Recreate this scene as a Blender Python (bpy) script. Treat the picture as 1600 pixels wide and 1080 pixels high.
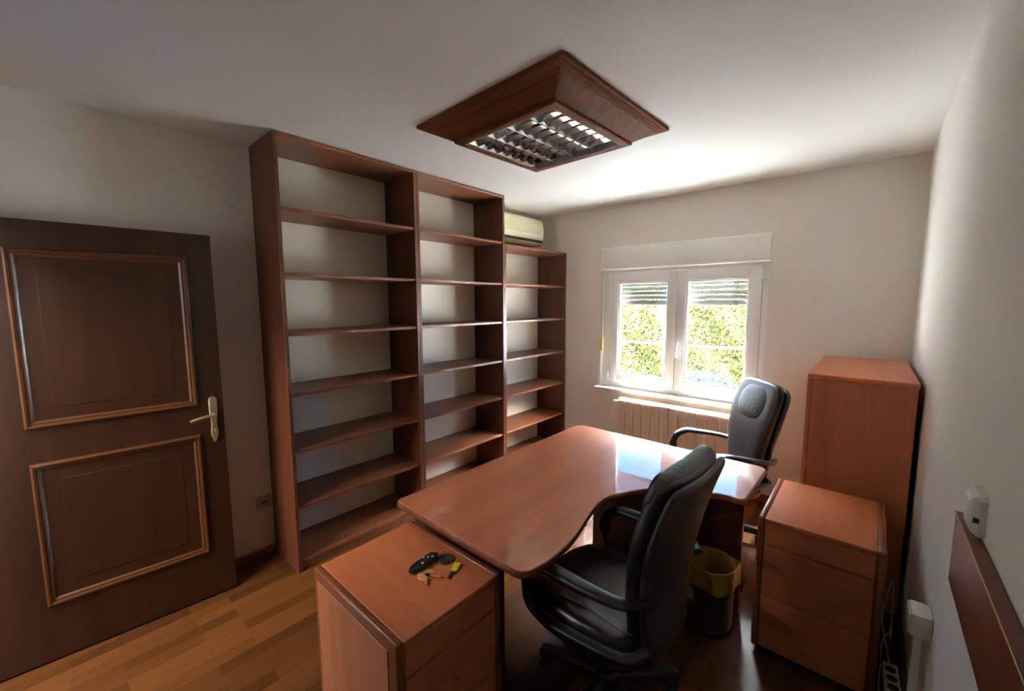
import bpy, bmesh, math, random
import numpy as np
from mathutils import Vector, Matrix

for o in list(bpy.data.objects):
    bpy.data.objects.remove(o)
SC = bpy.context.scene
COL = SC.collection
R = math.radians
random.seed(7)

# ------------------------------------------------------------------ camera
cd = bpy.data.cameras.new('camera')
cam = bpy.data.objects.new('camera', cd)
COL.objects.link(cam)
SC.camera = cam
cd.sensor_fit = 'HORIZONTAL'
cd.sensor_width = 36.0
cd.lens = 36.0 * 640.9 / 1600.0
cd.clip_start = 0.02
yaw, pitch, roll = R(41.19), R(-6.07), R(-0.17)
fw = Vector((-math.sin(yaw) * math.cos(pitch), math.cos(yaw) * math.cos(pitch), math.sin(pitch)))
rt = Vector((math.cos(yaw), math.sin(yaw), 0))
up = rt.cross(fw)
r2 = rt * math.cos(roll) + up * math.sin(roll)
u2 = -rt * math.sin(roll) + up * math.cos(roll)
m = Matrix((r2, u2, -fw)).transposed().to_4x4()
m.translation = Vector((2.819, 0.476, 1.6))
cam.matrix_world = m

# ------------------------------------------------------------------ colour management
SC.view_settings.view_transform = 'Standard'
SC.view_settings.look = 'None'
SC.view_settings.gamma = 1.0
SC.view_settings.use_curve_mapping = False
SC.view_settings.exposure = 2.9
SC.cycles.max_bounces = 14
SC.cycles.diffuse_bounces = 8
SC.cycles.glossy_bounces = 5
SC.cycles.transmission_bounces = 6
SC.cycles.transparent_max_bounces = 12
SC.cycles.sample_clamp_indirect = 6.0
SC.cycles.use_denoising = True
SC.cycles.caustics_reflective = False
SC.cycles.caustics_refractive = False

# ------------------------------------------------------------------ sky and sun
SKY_STRENGTH = 32.0
w = bpy.data.worlds.new('sky')
SC.world = w
w.use_nodes = True
nt = w.node_tree
bgn = nt.nodes['Background']
tc = nt.nodes.new('ShaderNodeTexCoord')
sx = nt.nodes.new('ShaderNodeSeparateXYZ')
cr = nt.nodes.new('ShaderNodeValToRGB')
nt.links.new(tc.outputs['Generated'], sx.inputs[0])
nt.links.new(sx.outputs['Z'], cr.inputs[0])
nt.links.new(cr.outputs[0], bgn.inputs[0])
e = cr.color_ramp.elements
e[0].position = 0.0
e[0].color = (0.012, 0.022, 0.035, 1)
e[1].position = 0.95
e[1].color = (0.55, 0.68, 0.95, 1)
for p_, c_ in ((0.12, (0.007, 0.017, 0.042, 1)), (0.42, (0.0030, 0.0150, 0.042, 1)), (0.50, (1.42, 1.45, 1.50, 1)), (0.80, (1.42, 1.45, 1.50, 1))):
    k = e.new(p_)
    k.color = c_
bgn.inputs[1].default_value = SKY_STRENGTH

sd = bpy.data.lights.new('sun', 'SUN')
sun = bpy.data.objects.new('sun', sd)
COL.objects.link(sun)
sd.energy = 7.5
sd.angle = R(0.6)
sd.color = (1.0, 0.97, 0.93)
SUN_EL, SUN_AZ = R(69.5), R(4)      # azimuth from +y towards +x
sdir = Vector((math.sin(SUN_AZ) * math.cos(SUN_EL), math.cos(SUN_AZ) * math.cos(SUN_EL), math.sin(SUN_EL)))
sun.rotation_euler = sdir.to_track_quat('Z', 'Y').to_euler()
sun.location = (1.5, 9, 12)

# added fill light, unseen in the hall, reaching the room through the open doorway
hl = bpy.data.lights.new('hall_fill', 'AREA')
hlo = bpy.data.objects.new('hall_fill', hl)
COL.objects.link(hlo)
hl.shape = 'RECTANGLE'
hl.size, hl.size_y = 1.2, 0.8
hl.energy = 24.0
hl.color = (1.0, 0.97, 0.95)
hlo.location = (0.70, -0.75, 2.38)


# ------------------------------------------------------------------ materials
def s2l(c):
    return tuple(((v / 255) / 12.92 if v / 255 <= 0.04045 else ((v / 255 + 0.055) / 1.055) ** 2.4) for v in c) + (1,)


def mat(name, col, rough=0.5, metal=0.0, bump=0.0, bscale=40.0, var=0.0, vscale=3.0, spec=0.5, coat=0.0, detail=4, aniso=None):
    mt = bpy.data.materials.new(name)
    mt.use_nodes = True
    n = mt.node_tree
    b = n.nodes['Principled BSDF']
    b.inputs['Base Color'].default_value = s2l(col)
    b.inputs['Roughness'].default_value = rough
    b.inputs['Metallic'].default_value = metal
    b.inputs['Specular IOR Level'].default_value = spec
    b.inputs['Coat Weight'].default_value = coat
    b.inputs['Coat Roughness'].default_value = 0.06
    t = n.nodes.new('ShaderNodeTexCoord')
    if var:
        q = n.nodes.new('ShaderNodeTexNoise')
        q.inputs['Scale'].default_value = vscale
        q.inputs['Detail'].default_value = 3
        n.links.new(t.outputs['Object'], q.inputs['Vector'])
        mx = n.nodes.new('ShaderNodeMix')
        mx.data_type = 'RGBA'
        mx.inputs[6].default_value = s2l(tuple(max(0, v * (1 - var)) for v in col))
        mx.inputs[7].default_value = s2l(tuple(min(255, v * (1 + var)) for v in col))
        n.links.new(q.outputs[0], mx.inputs[0])
        n.links.new(mx.outputs[2], b.inputs['Base Color'])
    if bump:
        q = n.nodes.new('ShaderNodeTexNoise')
        q.inputs['Scale'].default_value = bscale
        q.inputs['Detail'].default_value = detail
        n.links.new(t.outputs['Object'], q.inputs['Vector'])
        bp = n.nodes.new('ShaderNodeBump')
        bp.inputs['Strength'].default_value = bump
        bp.inputs['Distance'].default_value = 0.01
        n.links.new(q.outputs[0], bp.inputs['Height'])
        n.links.new(bp.outputs[0], b.inputs['Normal'])
    return mt


def wood(name, c1, c2, axis=1, rough=0.3, coat=0.0, dens=14.0, bump=0.03, spec=0.5, coat_rough=0.06):
    """veneer with its grain running along the given axis of the object"""
    mt = bpy.data.materials.new(name)
    mt.use_nodes = True
    n = mt.node_tree
    b = n.nodes['Principled BSDF']
    b.inputs['Roughness'].default_value = rough
    b.inputs['Coat Weight'].default_value = coat
    b.inputs['Coat Roughness'].default_value = coat_rough
    b.inputs['Specular IOR Level'].default_value = spec
    t = n.nodes.new('ShaderNodeTexCoord')
    oi = n.nodes.new('ShaderNodeObjectInfo')
    ml = n.nodes.new('ShaderNodeMath')
    ml.operation = 'MULTIPLY'
    ml.inputs[1].default_value = 7.3
    n.links.new(oi.outputs['Random'], ml.inputs[0])
    ad = n.nodes.new('ShaderNodeVectorMath')
    ad.operation = 'ADD'
    n.links.new(t.outputs['Object'], ad.inputs[0])
    n.links.new(ml.outputs[0], ad.inputs[1])
    mp = n.nodes.new('ShaderNodeMapping')
    sc = [dens] * 3
    sc[axis] = dens * 0.07
    mp.inputs['Scale'].default_value = sc
    n.links.new(ad.outputs[0], mp.inputs[0])
    q = n.nodes.new('ShaderNodeTexNoise')
    q.inputs['Scale'].default_value = 1.0
    q.inputs['Detail'].default_value = 5
    q.inputs['Distortion'].default_value = 0.6
    n.links.new(mp.outputs[0], q.inputs['Vector'])
    mp2 = n.nodes.new('ShaderNodeMapping')
    sc = [dens * 14] * 3
    sc[axis] = dens * 0.8
    mp2.inputs['Scale'].default_value = sc
    n.links.new(ad.outputs[0], mp2.inputs[0])
    q2 = n.nodes.new('ShaderNodeTexNoise')
    q2.inputs['Scale'].default_value = 1.0
    q2.inputs['Detail'].default_value = 3
    n.links.new(mp2.outputs[0], q2.inputs['Vector'])
    mxf = n.nodes.new('ShaderNodeMix')
    mxf.data_type = 'FLOAT'
    mxf.inputs[0].default_value = 0.3
    n.links.new(q.outputs[0], mxf.inputs[2])
    n.links.new(q2.outputs[0], mxf.inputs[3])
    rp = n.nodes.new('ShaderNodeValToRGB')
    rp.color_ramp.elements[0].position = 0.33
    rp.color_ramp.elements[0].color = s2l(c2)
    rp.color_ramp.elements[1].position = 0.62
    rp.color_ramp.elements[1].color = s2l(c1)
    n.links.new(mxf.outputs[0], rp.inputs[0])
    n.links.new(rp.outputs[0], b.inputs['Base Color'])
    if bump:
        bp = n.nodes.new('ShaderNodeBump')
        bp.inputs['Strength'].default_value = bump
        bp.inputs['Distance'].default_value = 0.004
        n.links.new(q2.outputs[0], bp.inputs['Height'])
        n.links.new(bp.outputs[0], b.inputs['Normal'])
    return mt


def parquet():
    mt = bpy.data.materials.new('strip_parquet')
    mt.use_nodes = True
    n = mt.node_tree
    b = n.nodes['Principled BSDF']
    t = n.nodes.new('ShaderNodeTexCoord')
    mp = n.nodes.new('ShaderNodeMapping')
    mp.inputs['Rotation'].default_value = (0, 0, R(90))
    n.links.new(t.outputs['Object'], mp.inputs[0])
    br = n.nodes.new('ShaderNodeTexBrick')
    br.offset = 0.37
    br.offset_frequency = 2
    br.inputs['Color1'].default_value = (0, 0, 0, 1)
    br.inputs['Color2'].default_value = (1, 1, 1, 1)
    br.inputs['Mortar'].default_value = (0.3, 0.3, 0.3, 1)
    br.inputs['Scale'].default_value = 1.0
    br.inputs['Mortar Size'].default_value = 0.0006
    br.inputs['Brick Width'].default_value = 0.43
    br.inputs['Row Height'].default_value = 0.068
    n.links.new(mp.outputs[0], br.inputs['Vector'])
    mp2 = n.nodes.new('ShaderNodeMapping')
    mp2.inputs['Scale'].default_value = (60, 3.5, 1)
    n.links.new(t.outputs['Object'], mp2.inputs[0])
    q = n.nodes.new('ShaderNodeTexNoise')
    q.inputs['Scale'].default_value = 1.0
    q.inputs['Detail'].default_value = 5
    n.links.new(mp2.outputs[0], q.inputs['Vector'])
    mx = n.nodes.new('ShaderNodeMix')
    mx.data_type = 'FLOAT'
    mx.inputs[0].default_value = 0.35
    n.links.new(br.outputs['Color'], mx.inputs[2])
    n.links.new(q.outputs[0], mx.inputs[3])
    rp = n.nodes.new('ShaderNodeValToRGB')
    rp.color_ramp.elements[0].position = 0.15
    rp.color_ramp.elements[0].color = s2l((64, 35, 14))
    rp.color_ramp.elements[1].position = 0.9
    rp.color_ramp.elements[1].color = s2l((98, 58, 26))
    n.links.new(mx.outputs[0], rp.inputs[0])
    n.links.new(rp.outputs[0], b.inputs['Base Color'])
    b.inputs['Roughness'].default_value = 0.27
    bp = n.nodes.new('ShaderNodeBump')
    bp.inputs['Strength'].default_value = 0.15
    bp.inputs['Distance'].default_value = 0.001
    bp.invert = True
    n.links.new(br.outputs['Fac'], bp.inputs['Height'])
    n.links.new(bp.outputs[0], b.inputs['Normal'])
    return mt


def glass():
    mt = bpy.data.materials.new('window_glass')
    mt.use_nodes = True
    n = mt.node_tree
    n.nodes.remove(n.nodes['Principled BSDF'])
    out = n.nodes['Material Output']
    tr = n.nodes.new('ShaderNodeBsdfTransparent')
    tr.inputs[0].default_value = (0.95, 0.975, 0.965, 1)
    gl = n.nodes.new('ShaderNodeBsdfGlossy')
    gl.inputs['Roughness'].default_value = 0.02
    lw = n.nodes.new('ShaderNodeLayerWeight')
    lw.inputs[0].default_value = 0.5
    pw = n.nodes.new('ShaderNodeMath')
    pw.operation = 'POWER'
    pw.inputs[1].default_value = 5
    n.links.new(lw.outputs['Facing'], pw.inputs[0])
    fr = n.nodes.new('ShaderNodeMath')
    fr.operation = 'MULTIPLY_ADD'
    fr.inputs[1].default_value = 0.96
    fr.inputs[2].default_value = 0.03
    n.links.new(pw.outputs[0], fr.inputs[0])
    mx = n.nodes.new('ShaderNodeMixShader')
    n.links.new(fr.outputs[0], mx.inputs[0])
    n.links.new(tr.outputs[0], mx.inputs[1])
    n.links.new(gl.outputs[0], mx.inputs[2])
    n.links.new(mx.outputs[0], out.inputs[0])
    return mt


def leaf(name, c1, c2, trans=0.35):
    mt = bpy.data.materials.new(name)
    mt.use_nodes = True
    n = mt.node_tree
    b = n.nodes['Principled BSDF']
    out = n.nodes['Material Output']
    g = n.nodes.new('ShaderNodeNewGeometry')
    rp = n.nodes.new('ShaderNodeValToRGB')
    rp.color_ramp.elements[0].color = s2l(c1)
    rp.color_ramp.elements[1].color = s2l(c2)
    n.links.new(g.outputs['Random Per Island'], rp.inputs[0])
    n.links.new(rp.outputs[0], b.inputs['Base Color'])
    b.inputs['Roughness'].default_value = 0.6
    b.inputs['Specular IOR Level'].default_value = 0.08
    tl = n.nodes.new('ShaderNodeBsdfTranslucent')
    n.links.new(rp.outputs[0], tl.inputs[0])
    mx = n.nodes.new('ShaderNodeMixShader')
    mx.inputs[0].default_value = trans
    n.links.new(b.outputs[0], mx.inputs[1])
    n.links.new(tl.outputs[0], mx.inputs[2])
    n.links.new(mx.outputs[0], out.inputs[0])
    return mt


def bag_mat():
    mt = bpy.data.materials.new('yellow_bag_film')
    mt.use_nodes = True
    n = mt.node_tree
    b = n.nodes['Principled BSDF']
    out = n.nodes['Material Output']
    b.inputs['Base Color'].default_value = s2l((196, 158, 66))
    b.inputs['Roughness'].default_value = 0.3
    tl = n.nodes.new('ShaderNodeBsdfTranslucent')
    tl.inputs[0].default_value = s2l((196, 158, 66))
    mx = n.nodes.new('ShaderNodeMixShader')
    mx.inputs[0].default_value = 0.4
    t = n.nodes.new('ShaderNodeTexCoord')
    q = n.nodes.new('ShaderNodeTexNoise')
    q.inputs['Scale'].default_value = 30
    n.links.new(t.outputs['Object'], q.inputs['Vector'])
    bp = n.nodes.new('ShaderNodeBump')
    bp.inputs['Strength'].default_value = 0.5
    bp.inputs['Distance'].default_value = 0.01
    n.links.new(q.outputs[0], bp.inputs['Height'])
    n.links.new(bp.outputs[0], b.inputs['Normal'])
    n.links.new(b.outputs[0], mx.inputs[1])
    n.links.new(tl.outputs[0], mx.inputs[2])
    n.links.new(mx.outputs[0], out.inputs[0])
    return mt


M = {}
M['wall'] = mat('wall_paint', (220, 215, 207), 0.85, bump=0.12, bscale=9, var=0.012, vscale=1.3, spec=0.2)
M['ceil'] = mat('ceiling_paint', (226, 227, 222), 0.6, bump=0.06, bscale=6, spec=0.3)
M['floor'] = parquet()
WR1, WR2 = (120, 68, 42), (98, 53, 31)
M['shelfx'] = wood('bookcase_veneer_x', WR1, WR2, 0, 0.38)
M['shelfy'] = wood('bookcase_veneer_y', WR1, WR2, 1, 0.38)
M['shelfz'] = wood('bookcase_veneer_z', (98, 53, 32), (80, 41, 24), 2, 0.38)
M['backp'] = mat('cream_back_panel', (226, 217, 200), 0.6)
M['cherx'] = wood('cherry_veneer_x', (190, 110, 70), (170, 92, 56), 0, 0.34)
M['chery'] = wood('cherry_veneer_y', (190, 110, 70), (170, 92, 56), 1, 0.34)
M['cherz'] = wood('cherry_veneer_z', (182, 112, 76), (162, 96, 64), 2, 0.36)
M['desk'] = wood('desk_veneer', (184, 112, 78), (168, 96, 64), 1, 0.40, coat=1.0, dens=9, bump=0.0, coat_rough=0.035, spec=0.25)
M['edge'] = wood('dark_edge_trim', (136, 76, 42), (112, 60, 32), 1, 0.3)
M['edgez'] = wood('dark_edge_trim_z', (136, 76, 42), (112, 60, 32), 2, 0.3)
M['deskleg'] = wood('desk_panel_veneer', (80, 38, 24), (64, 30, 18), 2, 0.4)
M['door'] = wood('door_veneer', (50, 24, 6), (38, 17, 4), 2, 0.36)
M['doorx'] = wood('door_moulding', (76, 42, 17), (60, 32, 12), 0, 0.3)
M['lampw'] = wood('lamp_wood', (116, 68, 38), (84, 44, 22), 0, 0.6, spec=0.12, dens=22)
M['rail'] = wood('rail_wood', (112, 56, 40), (92, 44, 32), 1, 0.3)
M['railedge'] = wood('rail_edge', (180, 136, 108), (150, 108, 84), 1, 0.3)
M['base'] = wood('baseboard_wood', (128, 78, 44), (106, 62, 34), 1, 0.35)
M['brass'] = mat('brass', (200, 182, 142), 0.3, metal=0.9)
M['keymetal'] = mat('key_metal', (190, 178, 150), 0.3, metal=0.9)
M['copper'] = mat('brushed_copper_metal', (216, 150, 100), 0.4, metal=0.15, var=0.06, vscale=200)
M['bronze'] = mat('dark_bronze', (74, 56, 42), 0.45, metal=0.5)
M['leather'] = mat('black_leather', (22, 22, 25), 0.42, bump=0.2, bscale=60, spec=0.8)
M['wrinkle'] = mat('creased_black_leather', (22, 22, 26), 0.33, bump=0.9, bscale=11, spec=0.7, detail=2)
M['blackp'] = mat('black_plastic', (24, 24, 26), 0.38, bump=0.05, bscale=300)
M['blackg'] = mat('dark_grey_rubber', (34, 34, 36), 0.7)
M['pvc'] = mat('white_pvc', (226, 227, 226), 0.3)
M['sill'] = mat('sill_stone', (222, 218, 208), 0.35, var=0.02, vscale=20)
M['boxw'] = mat('shutter_box_white', (238, 237, 233), 0.45)
M['slat'] = mat('shutter_slat_grey', (120, 118, 114), 0.5)
M['strap'] = mat('strap_yellowed', (214, 202, 140), 0.5)
M['rad'] = mat('radiator_enamel', (214, 190, 170), 0.35)
M['radw'] = mat('radiator_white', (226, 222, 210), 0.35)
M['ac'] = mat('yellowed_ac_plastic', (236, 228, 198), 0.4)
M['acd'] = mat('dark_vent', (84, 76, 62), 0.6)
M['gplast'] = mat('grey_white_plastic', (204, 200, 188), 0.4)
M['plug'] = mat('socket_plastic', (176, 160, 146), 0.4)
M['dark'] = mat('socket_hole', (40, 34, 30), 0.6)
M['mirror'] = mat('polished_aluminium', (225, 226, 228), 0.08, metal=1.0)
M['housing'] = mat('lamp_housing', (150, 150, 150), 0.5)
M['tube'] = mat('tube_glass', (235, 235, 232), 0.3)
M['bag'] = bag_mat()
M['binm'] = mat('olive_bin_plastic', (66, 62, 30), 0.4)
M['yellow'] = mat('yellow_plastic', (226, 206, 44), 0.4)
M['glass'] = glass()
M['ground'] = mat('pale_paving', (176, 177, 174), 0.8, var=0.08, vscale=2)
M['render'] = mat('exterior_render', (214, 208, 196), 0.9)
M['leafy'] = leaf('hedge_leaves', (34, 38, 20), (78, 80, 40))
M['leafp'] = leaf('pale_shrub_leaves', (20, 32, 30), (40, 54, 50))
M['bark'] = mat('bark', (92, 74, 56), 0.9, bump=0.5, bscale=20)
M['steel'] = mat('galvanised_steel', (176, 178, 182), 0.4, metal=0.7)
M['hall'] = mat('hall_paint', (190, 188, 184), 0.9)


# ------------------------------------------------------------------ mesh helpers
class MB:
    def __init__(s):
        s.v, s.f = [], []

    def add(s, vs, fs):
        o = len(s.v)
        s.v += [tuple(p) for p in vs]
        s.f += [tuple(i + o for i in q) for q in fs]
        return s

    def box(s, x0, x1, y0, y1, z0, z1, b=0.002, mtx=None, seg=1):
        bm = bmesh.new()
        bmesh.ops.create_cube(bm, size=1)
        for v in bm.verts:
            v.co = Vector(((x0 + x1) / 2 + v.co.x * (x1 - x0), (y0 + y1) / 2 + v.co.y * (y1 - y0), (z0 + z1) / 2 + v.co.z * (z1 - z0)))
        b = min(b, 0.45 * min(abs(x1 - x0), abs(y1 - y0), abs(z1 - z0)))
        if b > 0:
            bmesh.ops.bevel(bm, geom=bm.edges[:], offset=b, segments=seg, affect='EDGES', profile=0.5)
        if mtx:
            bm.transform(mtx)
        bm.verts.index_update()
        s.add([v.co[:] for v in bm.verts], [[v.index for v in f.verts] for f in bm.faces])
        bm.free()
        return s

    def loft(s, rings, cap=True, closed=False):
        n = len(rings[0])
        vs = [p for r in rings for p in r]
        fs = []
        m_ = len(rings)
        for i in range(m_ if closed else m_ - 1):
            for j in range(n):
                a, b_ = i * n + j, i * n + (j + 1) % n
                c_, d_ = ((i + 1) % m_) * n + (j + 1) % n, ((i + 1) % m_) * n + j
                fs.append((a, b_, c_, d_))
        if cap and not closed:
            fs.append(tuple(range(n - 1, -1, -1)))
            fs.append(tuple((m_ - 1) * n + j for j in range(n)))
        return s.add(vs, fs)

    def prism(s, pts, z0, z1, b=0.0, seg=2):
        bm = bmesh.new()
        lo = [bm.verts.new((x, y, z0)) for x, y in pts]
        f = bm.faces.new(lo)
        r = bmesh.ops.extrude_face_region(bm, geom=[f])
        for v in r['geom']:
            if isinstance(v, bmesh.types.BMVert):
                v.co.z = z1
        bmesh.ops.recalc_face_normals(bm, faces=bm.faces[:])
        if b:
            ed = [e_ for e_ in bm.edges if abs(e_.verts[0].co.z - e_.verts[1].co.z) < 1e-6]
            bmesh.ops.bevel(bm, geom=ed, offset=b, segments=seg, affect='EDGES', profile=0.5)
        bm.verts.index_update()
        s.add([v.co[:] for v in bm.verts], [[v.index for v in q.verts] for q in bm.faces])
        bm.free()
        return s

    def lathe(s, prof, n=32, c=(0, 0, 0), mtx=None):
        """prof: list of (radius, height) turned about z"""
        rings = []
        for r_, z_ in prof:
            ring = [Vector((r_ * math.cos(2 * math.pi * k_ / n), r_ * math.sin(2 * math.pi * k_ / n), z_)) for k_ in range(n)]
            if mtx:
                ring = [mtx @ p for p in ring]
            rings.append([(p[0] + c[0], p[1] + c[1], p[2] + c[2]) for p in ring])
        return s.loft(rings)

    def tube(s, path, r_, n=10, sx=1.0, sy=1.0, upv=(0, 0, 1), taper=None):
        P = [Vector(p) for p in path]
        rings = []
        for i, p in enumerate(P):
            t = (P[min(i + 1, len(P) - 1)] - P[max(i - 1, 0)]).normalized()
            u = Vector(upv)
            if abs(t.dot(u)) > 0.98:
                u = Vector((0, 1, 0)) if abs(t.y) < 0.9 else Vector((1, 0, 0))
            a = t.cross(u).normalized()
            b_ = a.cross(t).normalized()
            k_ = r_ * (taper[i] if taper else 1)
            rings.append([tuple(p + a * (k_ * sx * math.cos(2 * math.pi * j / n)) + b_ * (k_ * sy * math.sin(2 * math.pi * j / n))) for j in range(n)])
        return s.loft(rings)

    def build(s, name, material, parent=None, smooth=35, loc=None):
        me = bpy.data.meshes.new(name)
        me.from_pydata(s.v, [], s.f)
        me.validate()
        bm = bmesh.new()
        bm.from_mesh(me)
        bmesh.ops.recalc_face_normals(bm, faces=bm.faces[:])
        bm.to_mesh(me)
        bm.free()
        me.materials.append(material)
        if smooth:
            for p in me.polygons:
                p.use_smooth = True
            me.set_sharp_from_angle(angle=R(smooth))
        o = bpy.data.objects.new(name, me)
        COL.objects.link(o)
        if parent is not None:
            o.parent = parent
        if loc:
            o.location = loc
        return o


def tag(o, label=None, cat=None, group=None, kind=None):
    if label:
        o['label'] = label
    if cat:
        o['category'] = cat
    if group:
        o['group'] = group
    if kind:
        o['kind'] = kind
    return o


def empty(name, loc, rz=0.0, label=None, cat=None, group=None, kind=None):
    o = bpy.data.objects.new(name, None)
    COL.objects.link(o)
    o.location = loc
    o.rotation_euler = (0, 0, rz)
    o.empty_display_size = 0.1
    return tag(o, label, cat, group, kind)


def box(name, mt, parent, x0, x1, y0, y1, z0, z1, b=0.002, seg=1):
    return MB().box(x0, x1, y0, y1, z0, z1, b, seg=seg).build(name, mt, parent)


def smooth_path(pts, n=8):
    P = [Vector(p) for p in pts]
    P = [P[0] * 2 - P[1]] + P + [P[-1] * 2 - P[-2]]
    out = []
    for i in range(1, len(P) - 2):
        for k_ in range(n):
            t = k_ / n
            a, b_, c_, d_ = P[i - 1], P[i], P[i + 1], P[i + 2]
            out.append(0.5 * ((2 * b_) + (-a + c_) * t + (2 * a - 5 * b_ + 4 * c_ - d_) * t * t + (-a + 3 * b_ - 3 * c_ + d_) * t ** 3))
    out.append(P[-2])
    return out


# ------------------------------------------------------------------ the room
W, D, H, N = 3.033, 4.153, 2.514, 0.14      # right wall x, window wall y, ceiling z, near wall y
T = 0.25
floor = MB().box(-0.02, W + 0.02, -1.5, D + 0.02, -0.12, 0.0, 0).build('floor', M['floor'], smooth=0)
tag(floor, 'honey brown strip parquet floor of the office', 'floor', kind='structure')
ceil = MB().box(-T, W + T, N - 0.1, D + T, H, H + 0.2, 0).build('ceiling', M['ceil'], smooth=0)
tag(ceil, 'plain white ceiling of the office', 'ceiling', kind='structure')
wl = MB().box(-T, 0, N - 0.1, D + T, 0, H, 0).build('wall_left', M['wall'], smooth=0)
tag(wl, 'plain off-white wall behind the bookcases and open door', 'wall', kind='structure')
wr = MB().box(W, W + T, N - 0.1, D + T, 0, H, 0).build('wall_right', M['wall'], smooth=0)
tag(wr, 'plain pale wall at the right edge, behind the tall cabinet', 'wall', kind='structure')
WX0, WX1, WZ0, WZ1 = 0.79, 2.212, 0.755, 1.905
b = MB()
b.box(0, WX0, D, D + T, 0, H, 0)
b.box(WX1, W, D, D + T, 0, H, 0)
b.box(WX0, WX1, D, D + T, 0, WZ0, 0)
b.box(WX0, WX1, D, D + T, WZ1, H, 0)
wb = b.build('wall_back', M['wall'], smooth=0)
tag(wb, 'off-white window wall with the radiator and shuttered window', 'wall', kind='structure')
DX0, DX1, DZ = 0.135, 1.045, 1.965
b = MB()
b.box(0, DX0, N - 0.1, N, 0, H, 0)
b.box(DX1, W, N - 0.1, N, 0, H, 0)
b.box(DX0, DX1, N - 0.1, N, DZ, H, 0)
wf = b.build('wall_front', M['wall'], smooth=0)
tag(wf, 'off-white wall with the doorway at the near end', 'wall', kind='structure')
# the hall beyond the doorway
b = MB()
b.box(-0.4, 1.8, -1.5, -1.45, 0, H, 0)
b.box(-0.45, -0.4, -1.5, N - 0.1, 0, H, 0)
b.box(1.8, 1.85, -1.5, N - 0.1, 0, H, 0)
b.box(-0.4, 1.8, -1.45, N - 0.1, H - 0.1, H, 0)
b.box(-0.4, -0.0, N - 0.12, N - 0.1, 0, H, 0)
hall = b.build('wall_hall', M['hall'], smooth=0)
tag(hall, 'dim hall walls seen beyond the doorway', 'wall', kind='structure')
# door lining
b = MB()
b.box(DX0 - 0.0, DX0 + 0.018, N - 0.1, N + 0.01, 0, DZ, 0.002)
b.box(DX1 - 0.018, DX1, N - 0.1, N + 0.01, 0, DZ, 0.002)
b.box(DX0, DX1, N - 0.1, N + 0.01, DZ - 0.018, DZ, 0.002)
b.box(DX0 - 0.065, DX0, N, N + 0.014, 0, DZ + 0.065, 0.003)
b.box(DX1, DX1 + 0.065, N, N + 0.014, 0, DZ + 0.065, 0.003)
b.box(DX0, DX1, N, N + 0.014, DZ, DZ + 0.065, 0.003)
tag(b.build('trim_1', M['door']), 'dark wooden frame round the doorway', 'door frame', kind='structure')
# skirting
tag(MB().box(0, 0.014, 0.22, 1.35, 0, 0.05, 0.003).build('baseboard_left', M['base']), 'low brown skirting along the left wall', 'skirting', kind='structure')
tag(MB().box(0.37, 2.57, D - 0.014, D, 0, 0.065, 0.003).build('baseboard_back', M['base']), 'low brown skirting under the window', 'skirting', kind='structure')
tag(MB().box(W - 0.014, W, N, D - 0.015, 0, 0.05, 0.003).build('baseboard_right', M['base']), 'low brown skirting along the right wall', 'skirting', kind='structure')

# ------------------------------------------------------------------ window
win = empty('window_1', (0, 0, 0), kind='structure')
tag(win, 'white double casement window with half-lowered shutter', 'window')
YF = 4.20
b = MB()
b.box(WX0, 0.850, YF, YF + 0.07, WZ0, WZ1, 0.003)
b.box(2.165, WX1, YF, YF + 0.07, WZ0, WZ1, 0.003)
b.box(0.850, 2.165, YF, YF + 0.07, WZ0, 0.812, 0.003)
b.box(0.850, 2.165, YF, YF + 0.07, 1.868, WZ1, 0.003)
b.build('window_frame', M['pvc'], win)


def sash(x0, x1, gx0, gx1, gz0=0.882, gz1=1.780, y=4.185):
    z0, z1 = 0.808, 1.872
    q = MB()
    q.box(x0, gx0, y, y + 0.065, z0, z1, 0.006, seg=2)
    q.box(gx1, x1, y, y + 0.065, z0, z1, 0.006, seg=2)
    q.box(gx0 - 0.004, gx1 + 0.004, y + 0.0005, y + 0.0645, z0, gz0, 0.006, seg=2)
    q.box(gx0 - 0.004, gx1 + 0.004, y + 0.0005, y + 0.0645, gz1, z1, 0.006, seg=2)
    s_ = q.build('sash', M['pvc'], win)
    # glazing bead
    q = MB()
    for (a, c_, d_, e_) in ((gx0, gx0 + 0.014, gz0, gz1), (gx1 - 0.014, gx1, gz0, gz1), (gx0 + 0.014, gx1 - 0.014, gz0, gz0 + 0.014), (gx0 + 0.014, gx1 - 0.014, gz1 - 0.014, gz1)):
        q.box(a, c_, y + 0.008, y + 0.05, d_, e_, 0.003)
    q.build('glazing_bead', M['pvc'], s_)
    MB().box(gx0 + 0.005, gx1 - 0.005, y + 0.028, y + 0.032, gz0 + 0.005, gz1 - 0.005, 0).build('glass_pane', M['glass'], s_, smooth=0)
    return s_


s1 = sash(0.853, 1.5085, 0.951, 1.432)
s2 = sash(1.5115, 2.163, 1.592, 2.076)
# handle on the right sash, lever up
h = MB()
h.box(1.518, 1.546, 4.176, 4.186, 1.085, 1.165, 0.004, seg=2)
h.tube(smooth_path([(1.532, 4.178, 1.11), (1.532, 4.150, 1.112), (1.535, 4.140, 1.135), (1.540, 4.138, 1.19), (1.548, 4.140, 1.245)]), 0.008, 10)
h.build('window_handle', M['pvc'], win)
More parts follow.
